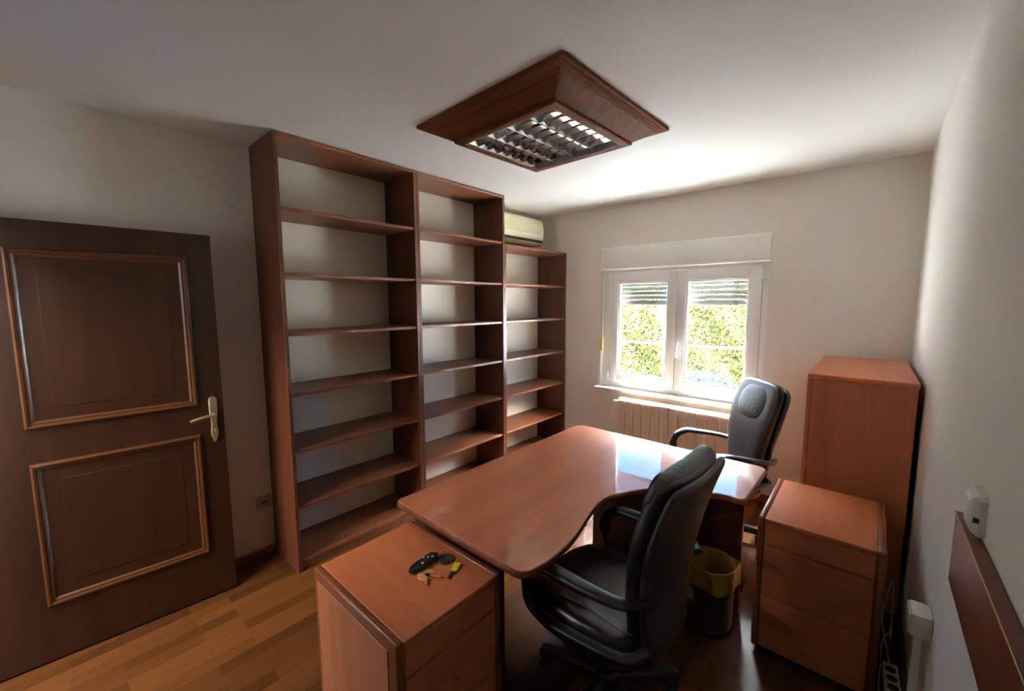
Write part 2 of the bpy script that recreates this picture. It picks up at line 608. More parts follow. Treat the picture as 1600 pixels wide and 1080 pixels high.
# hinge covers
for hx, hz in ((0.853, 1.83), (0.853, 0.87), (2.163, 1.80), (2.163, 0.87)):
    q = MB()
    q.lathe([(0.001, -0.032), (0.009, -0.03), (0.009, 0.03), (0.001, 0.032)], 12, (hx, 4.182, hz))
    q.build('window_hinge', M['pvc'], win)
sill = MB()
sill.box(0.765, 2.24, 4.075, 4.205, 0.735, 0.757, 0.005, seg=2)
sill.build('window_sill', M['sill'], win)
box('window_ledge', M['sill'], win, 0.60, 2.40, D + T - 0.10, D + T + 0.05, 0.72, 0.754, 0.003)
# rolling shutter curtain outside the glass: curved slats with rows of light slots
q = MB()
zb = 1.577
pitch_ = 0.0415
for i in range(8):
    z0 = zb + i * pitch_
    prof = []
    for k_ in range(7):
        t = k_ / 6
        prof.append((4.300 + 0.008 * math.sin(math.pi * t), z0 + 0.004 + t * (pitch_ - 0.010)))
    ring = [(y, z) for y, z in prof] + [(y - 0.004, z) for y, z in reversed(prof)]
    q.loft([[(0.80, y, z) for y, z in ring], [(2.20, y, z) for y, z in ring]])
    # connecting tabs leave slots of light between the slats
    x = 0.80
    while x < 2.2:
        q.box(x, x + 0.014, 4.299, 4.302, z0 - 0.008, z0 + 0.006, 0)
        x += 0.040
q.box(0.80, 2.20, 4.294, 4.308, zb - 0.012, zb + 0.008, 0.002)
q.build('shutter', M['slat'], win)
q = MB()
q.box(0.79, 0.815, 4.275, 4.33, WZ0, WZ1, 0)
q.box(2.19, 2.212, 4.275, 4.33, WZ0, WZ1, 0)
q.build('shutter_guide', M['pvc'], win)
# shutter box cover on the room side
q = MB()
q.box(0.788, 2.214, D - 0.022, D, 1.909, 2.110, 0.004, seg=2)
q.box(0.782, 2.220, D - 0.026, D, 2.100, 2.113, 0.003)
q.box(0.782, 2.220, D - 0.026, D, 1.903, 1.914, 0.003)
q.build('shutter_box', M['boxw'], win)
# strap winder with strap
sw = empty('shutter_strap_winder', (0.800, D, 1.115), label='yellowed shutter strap winder at the left edge of the window', cat='shutter winder')
box('housing', M['strap'], sw, -0.022, 0.022, -0.022, 0.0, 0.0, 0.125, 0.006, 2)
box('strap', M['gplast'], sw, -0.008, 0.008, -0.006, -0.001, 0.125, 0.785, 0.0005)

# ------------------------------------------------------------------ radiator
rad = empty('radiator', (1.075, 4.06, 0.0), label='pale ribbed sectional radiator under the window', cat='radiator')
for i in range(14):
    q = MB()
    x = i * 0.0795
    pr = [(-0.090, 0.12), (-0.090, 0.655), (-0.086, 0.675), (-0.070, 0.695), (-0.045, 0.703), (-0.015, 0.697), (0.0, 0.68), (0.0, 0.13), (-0.012, 0.12), (-0.075, 0.112)]
    rings = []
    for xx, ins in ((x + 0.0015, 0.003), (x + 0.004, 0.0), (x + 0.0755, 0.0), (x + 0.078, 0.003)):
        rings.append([(xx, y + (ins if y < -0.04 else -ins), z - (ins if z > 0.4 else -ins)) for y, z in pr])
    q.loft(rings)
    q.box(x + 0.033, x + 0.046, -0.0915, -0.088, 0.16, 0.62, 0.001)
    q.build('section', M['rad'], rad)
q = MB()
q.tube([(0.05, -0.045, 0.13), (0.05, -0.045, 0.0)], 0.011, 10)
q.tube([(0.0, -0.045, 0.66), (-0.05, -0.045, 0.66), (-0.055, -0.045, 0.65), (-0.055, -0.045, 0.0)], 0.009, 10)
q.build('pipe', M['radw'], rad)
for bx in (0.2, 0.9):
    box('bracket', M['radw'], rad, bx, bx + 0.02, -0.03, 0.089, 0.58, 0.62, 0.001)

# ------------------------------------------------------------------ air conditioner
ac = empty('air_conditioner', (0, 3.19, 2.165), label='yellowed wall air conditioner above the low bookcase', cat='air conditioner')
prof = [(0.0, 0.0), (0.09, 0.004), (0.15, 0.022), (0.182, 0.05), (0.198, 0.075), (0.204, 0.10), (0.203, 0.18), (0.198, 0.235), (0.185, 0.262), (0.165, 0.274), (0.13, 0.278), (0.0, 0.278)]
b = MB()
rings = []
for yy, ins in ((0.0, 0.012), (0.006, 0.003), (0.015, 0), (0.765, 0), (0.777, 0.003), (0.785, 0.012)):
    rings.append([(max(0, x - ins) if x > 0 else 0, yy, z - ins * (1 if z > 0.139 else -1)) for x, z in prof])
b.loft(rings)
b.build('body', M['ac'], ac)
b = MB()
rings = []
fp = [(0.2015, 0.118), (0.206, 0.122), (0.2055, 0.18), (0.201, 0.235), (0.190, 0.258), (0.186, 0.256)]
b.loft([[(x, y, z) for x, z in fp] for y in (0.03, 0.755)])
b.build('front_panel', mat('ac_panel', (218, 210, 174), 0.45), ac)
b = MB()
for i, (xa, za, xb, zb_) in enumerate(((0.180, 0.038, 0.199, 0.062), (0.135, 0.008, 0.165, 0.020))):
    b.loft([[(xa, y, za), (xb, y, zb_), (xb + 0.003, y, zb_ - 0.003), (xa + 0.003, y, za - 0.004)] for y in (0.02, 0.765)])
b.build('air_outlet', M['acd'], ac)
b = MB()
b.loft([[(0.150, y, 0.010), (0.186, y, 0.036), (0.189, y, 0.031), (0.153, y, 0.006)] for y in (0.03, 0.755)])
b.build('flap', M['ac'], ac)
MB().lathe([(0.0005, 0), (0.003, 0), (0.003, 0.002), (0.0005, 0.002)], 10, (0.206, 0.40, 0.10), Matrix.Rotation(R(90), 3, 'Y')).build('indicator_light', M['dark'], ac)

# ------------------------------------------------------------------ bookcases
DS = 0.369
ZS = [2.122, 1.765, 1.428, 1.080, 0.742, 0.402, 0.066]


def bookcase(y0, y1, h, zs, label, pr=None):
    L = y1 - y0
    t = empty('bookcase', (0, y0, 0), label=label, cat='bookcase', group='bookcases on the left wall')
    pt = 0.022
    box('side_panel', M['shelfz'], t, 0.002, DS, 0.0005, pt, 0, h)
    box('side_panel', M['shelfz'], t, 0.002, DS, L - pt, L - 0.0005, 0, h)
    box('back_panel', M['backp'], t, 0.0015, 0.006, pt, L - pt, 0.0, h - 0.001, 0)
    box('top_panel', M['shelfy'], t, 0.007, DS - 0.001, pt, L - pt, h - pt, h - 0.0005)
    for z in zs:
        box('shelf', M['shelfy'], t, 0.007, DS - 0.012, pt, L - pt, z - 0.019, z)
    box('plinth', M['shelfy'], t, DS - 0.035, DS - 0.018, pt, L - pt, 0, zs[-1] - 0.019)
    return t


bookcase(1.353, 2.266, H - 0.003, ZS, 'floor to ceiling bookcase nearest the door, empty shelves')
bookcase(2.266, 3.182, H - 0.003, ZS, 'floor to ceiling bookcase in the middle, beside the air conditioner')
bookcase(3.182, D - 0.003, 2.108, ZS[1:], 'lower bookcase in the corner under the air conditioner')

# ------------------------------------------------------------------ door leaf, swung open against the left wall
door = empty('door_1', (0.14992, 0.19804, 0.0), rz=R(85.236), kind='structure')
tag(door, 'open dark wooden door with two moulded panels', 'door')
DW, DH, DT = 0.884, 1.945, 0.040
box('door_leaf', M['door'], door, 0, DW, 0.0, DT, 0.008, DH, 0.003)
for z0, z1 in ((1.066, 1.828), (0.263, 0.915)):
    x0, x1 = 0.190, 0.778
    prof = [(0.000, 0.0), (0.003, 0.010), (0.009, 0.016), (0.016, 0.014), (0.019, 0.008), (0.026, 0.008), (0.031, 0.004), (0.035, -0.001)]
    q = MB()
    rings = []
    for ins, hh in prof:
        rings.append([(x0 + ins, -hh, z0 + ins), (x1 - ins, -hh, z0 + ins), (x1 - ins, -hh, z1 - ins), (x0 + ins, -hh, z1 - ins)])
    q.loft(rings, cap=False)
    q.build('panel_moulding', M['doorx'], door, smooth=0)
    box('door_panel', M['door'], door, x0 + 0.085, x1 - 0.085, -0.0015, 0.001, z0 + 0.085, z1 - 0.085, 0.003)
hd = MB()
half = [(0.004, 1.108), (0.011, 1.104), (0.017, 1.094), (0.018, 1.085), (0.0175, 1.02), (0.013, 0.99), (0.0125, 0.955), (0.016, 0.925), (0.0155, 0.900), (0.011, 0.885), (0.008, 0.872), (0.003, 0.862)]
pts = [(0.838 + a, z) for a, z in half] + [(0.838 - a, z) for a, z in reversed(half)]
hd.loft([[(x, -0.001, z) for x, z in pts], [(x, -0.006, z) for x, z in pts], [(0.838 + (x - 0.838) * 0.8, -0.009, 0.985 + (z - 0.985) * 0.95) for x, z in pts]])
plate = hd.build('handle_plate', M['brass'], door)
q = MB()
q.tube([(0.838, -0.006, 1.012), (0.838, -0.045, 1.012)], 0.009, 12)
q.tube(smooth_path([(0.840, -0.045, 1.013), (0.81, -0.052, 1.014), (0.77, -0.052, 1.008), (0.735, -0.050, 0.998)]), 0.0065, 10, 0.8, 1.2)
q.build('door_handle', M['brass'], plate)
q = MB()
q.tube([(0.838, -0.008, 0.935), (0.838, -0.014, 0.935)], 0.008, 10)
q.box(0.8355, 0.8405, -0.036, -0.012, 0.922, 0.934, 0.001)
q.build('door_key', M['keymetal'], plate)
q = MB()
for hz in (0.25, 1.65):
    q.lathe([(0.001, -0.05), (0.008, -0.048), (0.008, 0.048), (0.001, 0.05)], 12, (-0.006, 0.002, hz))
q.build('hinge', M['brass'], door)

# ------------------------------------------------------------------ small fittings on the walls
sk = empty('wall_socket', (0, 1.303, 0.345), label='beige power socket on the left wall beside the tall bookcase', cat='socket')
box('cover_plate', M['plug'], sk, 0, 0.010, -0.042, 0.042, -0.042, 0.042, 0.004, 2)
RY = Matrix.Rotation(R(90), 3, 'Y')
MB().lathe([(0.026, 0.0), (0.026, 0.0045), (0.019, 0.005), (0.018, 0.001), (0.0005, 0.001)], 24, (0.009, 0, 0), RY).build('socket_well', M['plug'], sk)
q = MB()
for yy in (-0.009, 0.009):
    q.lathe([(0.0005, 0), (0.003, 0), (0.003, 0.0015), (0.0005, 0.0015)], 10, (0.0105, yy, 0), RY)
q.build('pin_hole', M['dark'], sk)
jc = MB().lathe([(0.036, 0.0), (0.036, 0.003), (0.033, 0.006), (0.0005, 0.008)], 32, (0, 0, 0), RY).build('junction_cover', M['wall'], loc=(0, 1.238, 2.187))
tag(jc, 'round painted junction box cover high on the left wall', 'cover plate')

# ------------------------------------------------------------------ ceiling lamp
lamp = empty('ceiling_lamp', (1.460, 2.287, H), rz=R(-2.4), label='square wooden ceiling lamp with a mirrored louvre grid', cat='lamp')
LO = 0.468
prof = [(LO - 0.006, 0.0), (LO, -0.002), (LO, -0.016), (LO - 0.006, -0.020), (LO - 0.012, -0.018), (LO - 0.018, -0.024), (LO - 0.024, -0.022), (LO - 0.032, -0.029), (LO - 0.038, -0.027), (LO - 0.046, -0.034)]


def sq(hs, z):
    return [(-hs, -hs, z), (hs, -hs, z), (hs, hs, z), (-hs, hs, z)]


b = MB()
b.loft([sq(a, z) for a, z in prof] + [sq(0.30, -0.034), sq(0.30, -0.001)], closed=True)
b.build('cornice_moulding', M['lampw'], lamp, smooth=0)
b = MB()
b.loft([sq(LO - 0.052, -0.033), sq(0.325, -0.082), sq(0.315, -0.080), sq(0.40, -0.033)], closed=True)
b.build('sloping_board', M['lampw'], lamp, smooth=0)
b = MB()
b.loft([sq(0.322, -0.078), sq(0.330, -0.080), sq(0.332, -0.086), sq(0.328, -0.092), sq(0.318, -0.094), sq(0.292, -0.094), sq(0.290, -0.090), sq(0.290, -0.078)], closed=True)
b.build('lower_frame', M['lampw'], lamp, smooth=0)
b = MB()
g = 0.288
b.loft([sq(g, -0.006), sq(g, -0.092), sq(g - 0.004, -0.092), sq(g - 0.004, -0.010)], cap=False)
b.box(-g, g, -g, g, -0.010, -0.004, 0)
b.build('housing', M['housing'], lamp, smooth=0)
# parabolic louvre: four channels along y, mirrored cross blades
b = MB()
gw = g - 0.006
zt, zl = -0.045, -0.088
cw = 2 * gw / 4
for i in range(5):
    x = -gw + i * cw
    base = [(-0.003, zl), (0.003, zl), (0.009, zl + 0.014), (0.017, zl + 0.028), (0.028, zt), (-0.028, zt), (-0.017, zl + 0.028), (-0.009, zl + 0.014)]
    ring = []
    for dx, z in base:
        xx = min(max(x + dx, -gw), gw)
        ring.append((xx, z))
    b.loft([[(xx, y, z) for xx, z in ring] for y in (-gw, gw)])
louvre = b.build('louvre_channel', M['mirror'], lamp, smooth=60)
ny = 8
for i in range(4):
    q = MB()
    x0, x1 = -gw + i * cw + 0.006, -gw + (i + 1) * cw - 0.006
    for j in range(1, ny):
        y = -gw + j * 2 * gw / ny
        rings = []
        for k_ in range(7):
            t = k_ / 6
            xx = x0 + (x1 - x0) * t
            sag = 0.010 * math.sin(math.pi * t)
            rings.append([(xx, y - 0.0015, zl + 0.001), (xx, y + 0.0015, zl + 0.001), (xx, y + 0.008 + sag * 0.4, zl + 0.020), (xx, y + 0.014 + sag * 0.6, zt), (xx, y - 0.014 - sag * 0.6, zt), (xx, y - 0.008 - sag * 0.4, zl + 0.020)])
        q.loft(rings)
    q.build('louvre_blades', M['mirror'], lamp, smooth=60)
for i in range(4):
    x = -gw + (i + 0.5) * cw
    MB().tube([(x, -gw + 0.01, -0.028), (x, gw - 0.01, -0.028)], 0.012, 14).build('fluorescent_tube', M['tube'], lamp)

# ------------------------------------------------------------------ desk
desk = empty('desk', (0, 0, 0), label='large L-shaped cherry wood desk in the middle of the room', cat='desk')
ctrl = [(1.262, 1.50, .03), (1.262, 2.99, .10), (2.455, 2.965, .04), (2.452, 2.49, .05)]


def rounded(pts):
    """pts: (x, y, radius) -> outline with rounded corners"""
    out = []
    n = len(pts)
    for i in range(n):
        p0, p1, p2 = Vector(pts[i - 1][:2]), Vector(pts[i][:2]), Vector(pts[(i + 1) % n][:2])
        r_ = pts[i][2]
        if r_ <= 0:
            out.append(tuple(p1))
            continue
        a, c_ = (p0 - p1).normalized(), (p2 - p1).normalized()
        r_ = min(r_, (p0 - p1).length * 0.49, (p2 - p1).length * 0.49)
        A, C_ = p1 + a * r_, p1 + c_ * r_
        for k_ in range(9):
            t = k_ / 8
            out.append(tuple(A * (1 - t) ** 2 + p1 * 2 * t * (1 - t) + C_ * t * t))
    return out


outline = [(1.258, 1.462, .025), (1.262, 2.995, .09), (2.452, 2.972, .05), (2.446, 2.482, .06), (2.36, 2.493, .04), (2.09, 2.363, .10),
           (1.942, 2.10, .10), (1.975, 1.93, .12), (2.028, 1.72, .12), (2.036, 1.56, .10), (2.015, 1.445, .05)]
DT0, DT1 = 0.682, 0.710
MB().prism(rounded(outline), DT0, DT1, 0.0035).build('desk_top', M['desk'], desk, smooth=0)
q = MB()
oc = rounded(outline)
cx = sum(p[0] for p in oc) / len(oc)
cy = sum(p[1] for p in oc) / len(oc)
eo = [(x + 0.0, y, 0) for x, y in oc]
rings = []
for i, (x, y) in enumerate(oc):
    p0, p2 = Vector(oc[i - 1]), Vector(oc[(i + 1) % len(oc)])
    t = (p2 - p0).normalized()
    nrm = Vector((-t.y, t.x))
    # outward = away from travel direction's left (outline is clockwise)
    ring = []
    for dn, dz in ((-0.001, 0.0255), (0.002, 0.0245), (0.0045, 0.019), (0.0045, 0.006), (0.002, 0.001), (-0.001, 0.0)):
        ring.append((x + nrm.x * dn, y + nrm.y * dn, DT0 + dz + 0.0005))
    rings.append(ring)
q.loft(rings, closed=True)
q.build('edge_trim', M['edge'], desk)
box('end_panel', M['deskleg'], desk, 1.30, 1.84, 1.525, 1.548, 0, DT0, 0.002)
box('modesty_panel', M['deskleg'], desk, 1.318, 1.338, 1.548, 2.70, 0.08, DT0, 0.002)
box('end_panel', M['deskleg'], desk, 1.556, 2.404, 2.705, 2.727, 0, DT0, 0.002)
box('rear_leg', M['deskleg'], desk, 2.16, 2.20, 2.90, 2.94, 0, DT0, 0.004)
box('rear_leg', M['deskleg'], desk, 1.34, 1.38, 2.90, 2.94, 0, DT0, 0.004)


# ------------------------------------------------------------------ drawer pedestals
def pedestal(loc, rz, label, key):
    """local: front towards -y, width along x from 0 to wd, depth along +y"""
    wd, dp, hh = 0.428, 0.53, 0.645
    t = empty('drawer_pedestal', loc, rz, label, 'drawer unit', 'drawer pedestals beside the desk')
    q = MB()
    q.box(0.026, wd - 0.026, 0.020, dp, 0.02, hh - 0.022, 0.001)
    q.build('carcass', M['cherz'], t)
    for a, c_ in ((0.0, 0.026), (wd - 0.026, wd)):
        q = MB()
        q.box(a, c_, 0.0, dp, 0.02, hh, 0.009, seg=3)
        q.build('edge_trim', M['edgez'], t)
    for a, c_ in ((-0.003, 0.004), (wd - 0.004, wd + 0.003)):
        box('side_panel', M['cherz'], t, a, c_, 0.045, dp - 0.03, 0.045, hh - 0.04, 0.001)
    q = MB()
    q.box(0.026, wd - 0.026, 0.001, dp, hh - 0.022, hh - 0.004, 0.002)
    q.build('top_panel', M['chery'], t)
    for i, (z0, z1) in enumerate(((0.520, 0.620), (0.282, 0.516), (0.030, 0.278))):
        d_ = MB().box(0.028, wd - 0.028, 0.002, 0.020, z0, z1, 0.002).build('drawer', M['cherx'], t)
        zc = (z0 + z1) / 2
        RX = Matrix.Rotation(R(90), 3, 'X')
        if i == 0:
            MB().lathe([(0.009, 0.0), (0.009, 0.003), (0.0005, 0.004)], 16, (wd / 2, 0.002, zc), RX).build('lock', M['keymetal'], d_)
            if key:
                q = MB()
                q.box(wd / 2 - 0.0015, wd / 2 + 0.0015, -0.026, -0.001, zc - 0.004, zc + 0.004, 0.0005)
                q.lathe([(0.0005, -0.0012), (0.011, -0.0012), (0.011, 0.0012), (0.0005, 0.0012)], 16, (wd / 2, -0.032, zc), RY)
                q.tube(smooth_path([(wd / 2, -0.036, zc - 0.006), (wd / 2 - 0.004, -0.03, zc - 0.03), (wd / 2, -0.022, zc - 0.045)]), 0.0012, 6)
                q.lathe([(0.0005, -0.001), (0.010, -0.001), (0.010, 0.001), (0.0005, 0.001)], 14, (wd / 2, -0.020, zc - 0.055), RX)
                q.build('key', M['keymetal'], d_)
        else:
            MB().lathe([(0.007, 0.0), (0.006, 0.008), (0.013, 0.014), (0.014, 0.020), (0.010, 0.024), (0.0005, 0.025)], 20, (wd / 2, 0.002, zc), RX).build('knob', M['cherx'], d_)
    for a, c_ in ((0.05, 0.06), (wd - 0.05, 0.06), (0.05, dp - 0.06), (wd - 0.05, dp - 0.06)):
        MB().lathe([(0.018, 0.0), (0.018, 0.02)], 14, (a, c_, 0)).build('foot', M['blackp'], t)
    return t


pedestal((1.886, 1.050, 0), R(90), 'cherry drawer unit at the bottom, under the remote control and keys', False)
pedestal((2.498, 2.515, 0), R(0), 'cherry drawer unit in front of the tall cabinet, key in its top drawer', True)

# ------------------------------------------------------------------ tall cabinet
cb = empty('tall_cabinet', (2.585, 3.145, 0), label='tall cherry wood cabinet in the corner right of the window', cat='cabinet')
cw_, cd_, ch_ = 0.425, 0.965, 1.215
box('carcass', M['cherz'], cb, 0.022, cw_, 0.0, cd_, 0.05, ch_ - 0.025, 0.002)
box('top_panel', M['chery'], cb, 0.0, cw_ + 0.003, -0.006, cd_ + 0.002, ch_ - 0.025, ch_, 0.003)
box('plinth', M['edgez'], cb, 0.05, cw_ - 0.02, 0.02, cd_ - 0.02, 0.0, 0.05, 0.001)
for a, c_, hy in ((0.002, cd_ / 2 - 0.0015, cd_ / 2 - 0.05), (cd_ / 2 + 0.0015, cd_ - 0.002, cd_ / 2 + 0.05)):
    d_ = MB().box(0.0, 0.020, a, c_, 0.055, ch_ - 0.028, 0.002).build('door', M['cherz'], cb)
    q = MB()
    q.tube(smooth_path([(0.0, hy, 0.98), (-0.022, hy, 0.99), (-0.028, hy, 1.04), (-0.022, hy, 1.09), (0.0, hy, 1.10)]), 0.005, 8)
    q.build('handle', M['bronze'], d_)


# ------------------------------------------------------------------ office chairs (local: facing +x)
def rrect(a, b_, n, p=4.0):
    """superellipse ring"""
    out = []
    for k_ in range(n):
        t = 2 * math.pi * k_ / n
        c_, s_ = math.cos(t), math.sin(t)
        out.append((a * math.copysign(abs(c_) ** (2 / p), c_), b_ * math.copysign(abs(s_) ** (2 / p), s_)))
    return out


def back_center(t):
    """side-view curve of the backrest, t 0 (bottom) .. 1 (top) -> x, z"""
    z = 0.40 + 0.66 * t
    x = -0.222 - 0.108 * max(0, t) ** 1.5 + 0.022 * math.sin(math.pi * max(0, min(1, t)))
    return x, z


def chair(loc, rz, label, pillow, base_rz=0.0, arm_drop=0.0):
    t = empty('office_chair', loc, rz, label, 'office chair', 'black leather office chairs at the desk')
    st = 0.475
    # seat cushion
    rings = []
    for zz, s_, dz in ((0.0, 0.86, 0), (0.010, 0.95, 0), (0.030, 1.0, 0), (0.060, 1.0, 0), (0.082, 0.965, 0), (0.093, 0.90, 0), (0.098, 0.72, 0), (0.095, 0.42, 0), (0.094, 0.12, 0)):
        ring = []
        for x, y in rrect(0.265 * s_, 0.245 * s_, 40, 3.6):
            f = max(0, (x - 0.12) / 0.135)
            sd_ = abs(y) / 0.245
            z = st - 0.095 + zz - 0.035 * f * f * (zz / 0.098) + 0.014 * (sd_ ** 3) * (zz / 0.098)
            z += 0.0035 * math.sin(23 * x + 9 * y) * math.sin(17 * y) * (zz / 0.098)
            ring.append((x + 0.040, y, z))
        rings.append(ring)
    q = MB()
    q.loft(rings)
    s_ = q.build('seat', M['wrinkle'], t, smooth=80)
    # stitched seams on the seat
    for yy in (-0.165, 0.165):
        q = MB()
        q.tube([(-0.19 + 0.05 * k_, yy + 0.006 * math.sin(k_ * 1.3), st + 0.003 + 0.014 * (abs(yy) / 0.245) ** 3) for k_ in range(9)], 0.0028, 6)
        q.build('seam', M['leather'], s_)
    q = MB()
    rings = []
    for zz, k_ in ((0.0, 0.80), (0.012, 0.93), (0.035, 0.98), (0.052, 0.97)):
        rings.append([(x + 0.032, y, st - 0.135 + zz) for x, y in rrect(0.258 * k_, 0.245 * k_, 32, 4)])
    q.loft(rings)
    q.build('seat_shell', M['blackp'], t, smooth=60)

    # backrest: padded front, smooth rear shell
    def slab(w_of, thick, off, t0, t1, nv=18, bow=0.03, pw=3.2, puff=0.0, cr=0.055):
        rg = []
        dl = [0, 0.004, 0.012, 0.024, 0.038, 0.055, 0.08]
        Lh = (t1 - t0) * 0.67
        ds = dl + [0.08 + (Lh - 0.16) * k_ / nv for k_ in range(1, nv)] + [Lh - v for v in reversed(dl)]
        for dd in ds:
            tt = t0 + (t1 - t0) * dd / Lh
            x, z = back_center(tt)
            x2, z2 = back_center(tt + 0.02)
            x1, z1 = back_center(tt - 0.02)
            tan = Vector((x2 - x1, 0, z2 - z1)).normalized()
            nor = Vector((tan.z, 0, -tan.x))          # towards the sitter (+x)
            d_ = min(dd, Lh - dd)
            f = (1 - (1 - min(1, d_ / cr)) ** 2.4) ** (1 / 2.4)
            g_ = (1 - (1 - min(1, d_ / 0.026)) ** 2.2) ** (1 / 2.2)
            wd_ = w_of(tt) - cr * (1 - f)
            th = thick * (0.25 + 0.75 * g_)
            ring = []
            for a, b__ in rrect(th / 2, wd_, 40, pw):
                bw = bow * (b__ / 0.24) ** 2
                pf = puff * (1 - (b__ / wd_) ** 2) if a > 0 else 0
                p = Vector((x, b__, z)) + nor * (a + off + bw + pf)
                ring.append(tuple(p))
            rg.append(ring)
        m_ = MB()
        m_.loft(rg)
        return m_

    def wb_(tt):
        u_ = max(0.0, min(1.0, tt / 0.7))
        return 0.165 + 0.067 * (u_ * u_ * (3 - 2 * u_)) - 0.012 * max(0, (tt - 0.7) / 0.3) ** 2

    slab(lambda v: wb_(v), 0.036, -0.020, -0.02, 0.985, bow=0.020, pw=5, cr=0.11 if pillow else 0.055).build('back_shell', M['leather'], t, smooth=80)
    slab(lambda v: wb_(v) - 0.010, 0.074, 0.026, 0.05, 1.0, bow=0.020, pw=4.0, puff=0.008, cr=0.11 if pillow else 0.055).build('backrest', M['leather'], t, smooth=80)
    if pillow:
        rg = []
        for i in range(9):
            e_ = (i / 8) * 2 - 1
            cc = math.sqrt(max(0.02, 1 - e_ * e_))
            tt = 0.80 + 0.19 * e_
            x, z = back_center(tt)
            rg.append([(x + 0.055 + a, b__, z + 0.006) for a, b__ in rrect(0.032 * cc ** 0.7, 0.165 * cc ** 0.6, 24, 2.4)])
        q = MB()
        q.loft(rg)
        q.build('head_cushion', M['leather'], t, smooth=80)
        q = MB()
        for k_ in range(-3, 4):
            yy = k_ * 0.028
            x, z = back_center(0.56)
            x2, z2 = back_center(0.46 - 0.03 * abs(k_))
            q.tube([(x + 0.060, yy, z), (x2 + 0.060, yy * 1.6, z2)], 0.004, 6, taper=[1, 0.2])
        q.build('pleats', M['leather'], t, smooth=80)
    else:
        # padded roll along the top of the backrest
        slab(lambda v: wb_(v) - 0.010, 0.072, 0.036, 0.80, 1.008, nv=8, bow=0.020, pw=4).build('head_cushion', M['leather'], t, smooth=80)
    # armrests
    for sy in (-1, 1):
        y = sy * 0.275
        path = smooth_path([(-0.24, sy * 0.165, 0.452), (-0.19, sy * 0.245, 0.452), (0.02, sy * 0.274, 0.442), (0.13, y, 0.445), (0.175, y, 0.475), (0.190, y, 0.54), (0.170, y, 0.605), (0.11, y, 0.640), (0.02, y, 0.645), (-0.09, y, 0.648), (-0.19, sy * 0.258, 0.648), (-0.262, sy * 0.188, 0.645)], 6)
        path = [Vector((p.x, p.y, p.z + 0.006 - arm_drop * max(0, min(1, (0.08 - p.x) / 0.3)) * (1 if p.z > 0.55 else 0))) for p in path]
        n_ = len(path)
        tp = []
        for i in range(n_):
            f = i / (n_ - 1)
            tp.append(0.75 + 0.35 * math.exp(-((f - 0.62) / 0.28) ** 2))
        MB().tube(path, 0.029, 14, 1.0, 0.60, upv=(0.02, 0, 1), taper=tp).build('armrest', M['blackp'], t, smooth=70)
    # mechanism, column, base
    MB().box(-0.10, 0.12, -0.08, 0.08, 0.275, 0.345, 0.01, seg=2).tube([(0.02, -0.08, 0.30), (0.02, -0.20, 0.30), (0.02, -0.225, 0.30)], 0.006, 8).build('tilt_mechanism', M['blackp'], t)
    MB().lathe([(0.030, 0.10), (0.030, 0.20), (0.022, 0.202), (0.022, 0.285)], 20).build('gas_column', M['blackp'], t)
    MB().lathe([(0.030, 0.062), (0.045, 0.070), (0.047, 0.115), (0.036, 0.125), (0.030, 0.125)], 20).build('hub', M['blackp'], t)
    for k_ in range(5):
        a = base_rz + k_ * 2 * math.pi / 5
        m4 = Matrix.Rotation(a, 4, 'Z')
        q = MB()
        rg = []
        for xx, zt_, zb__, hw in ((0.03, 0.115, 0.070, 0.026), (0.12, 0.112, 0.072, 0.027), (0.24, 0.100, 0.066, 0.026), (0.285, 0.094, 0.060, 0.028), (0.298, 0.086, 0.062, 0.022)):
            rg.append([tuple(m4 @ Vector((xx, y_, z_))) for y_, z_ in ((-hw, zb__), (hw, zb__), (hw * 0.95, zt_ - 0.012), (hw * 0.6, zt_), (-hw * 0.6, zt_), (-hw * 0.95, zt_ - 0.012))])
        q.loft(rg)
        q.build('base_leg', M['blackp'], t, smooth=30)
        q = MB()
        RX = Matrix.Rotation(R(90), 3, 'X')
        for yy in (-0.022, 0.006):
            mm = m4.to_3x3() @ RX
            o_ = m4 @ Vector((0.272, yy + 0.016, 0.027))
            q.lathe([(0.0005, 0), (0.022, 0.0), (0.0265, 0.003), (0.0265, 0.013), (0.022, 0.016), (0.0005, 0.016)], 18, tuple(o_), mm)
        q.tube([tuple(m4 @ Vector((0.272, 0, 0.075))), tuple(m4 @ Vector((0.272, 0, 0.027)))], 0.006, 8)
        q.build('caster', M['blackg'], t, smooth=40)
    return t


chair((2.110, 1.868, 0), R(177), 'black leather office chair in front, seen from behind', False, R(13.7))
chair((2.095, 3.42, 0), R(222), 'black leather office chair with round headrest by the window', True, R(10), 0.055)

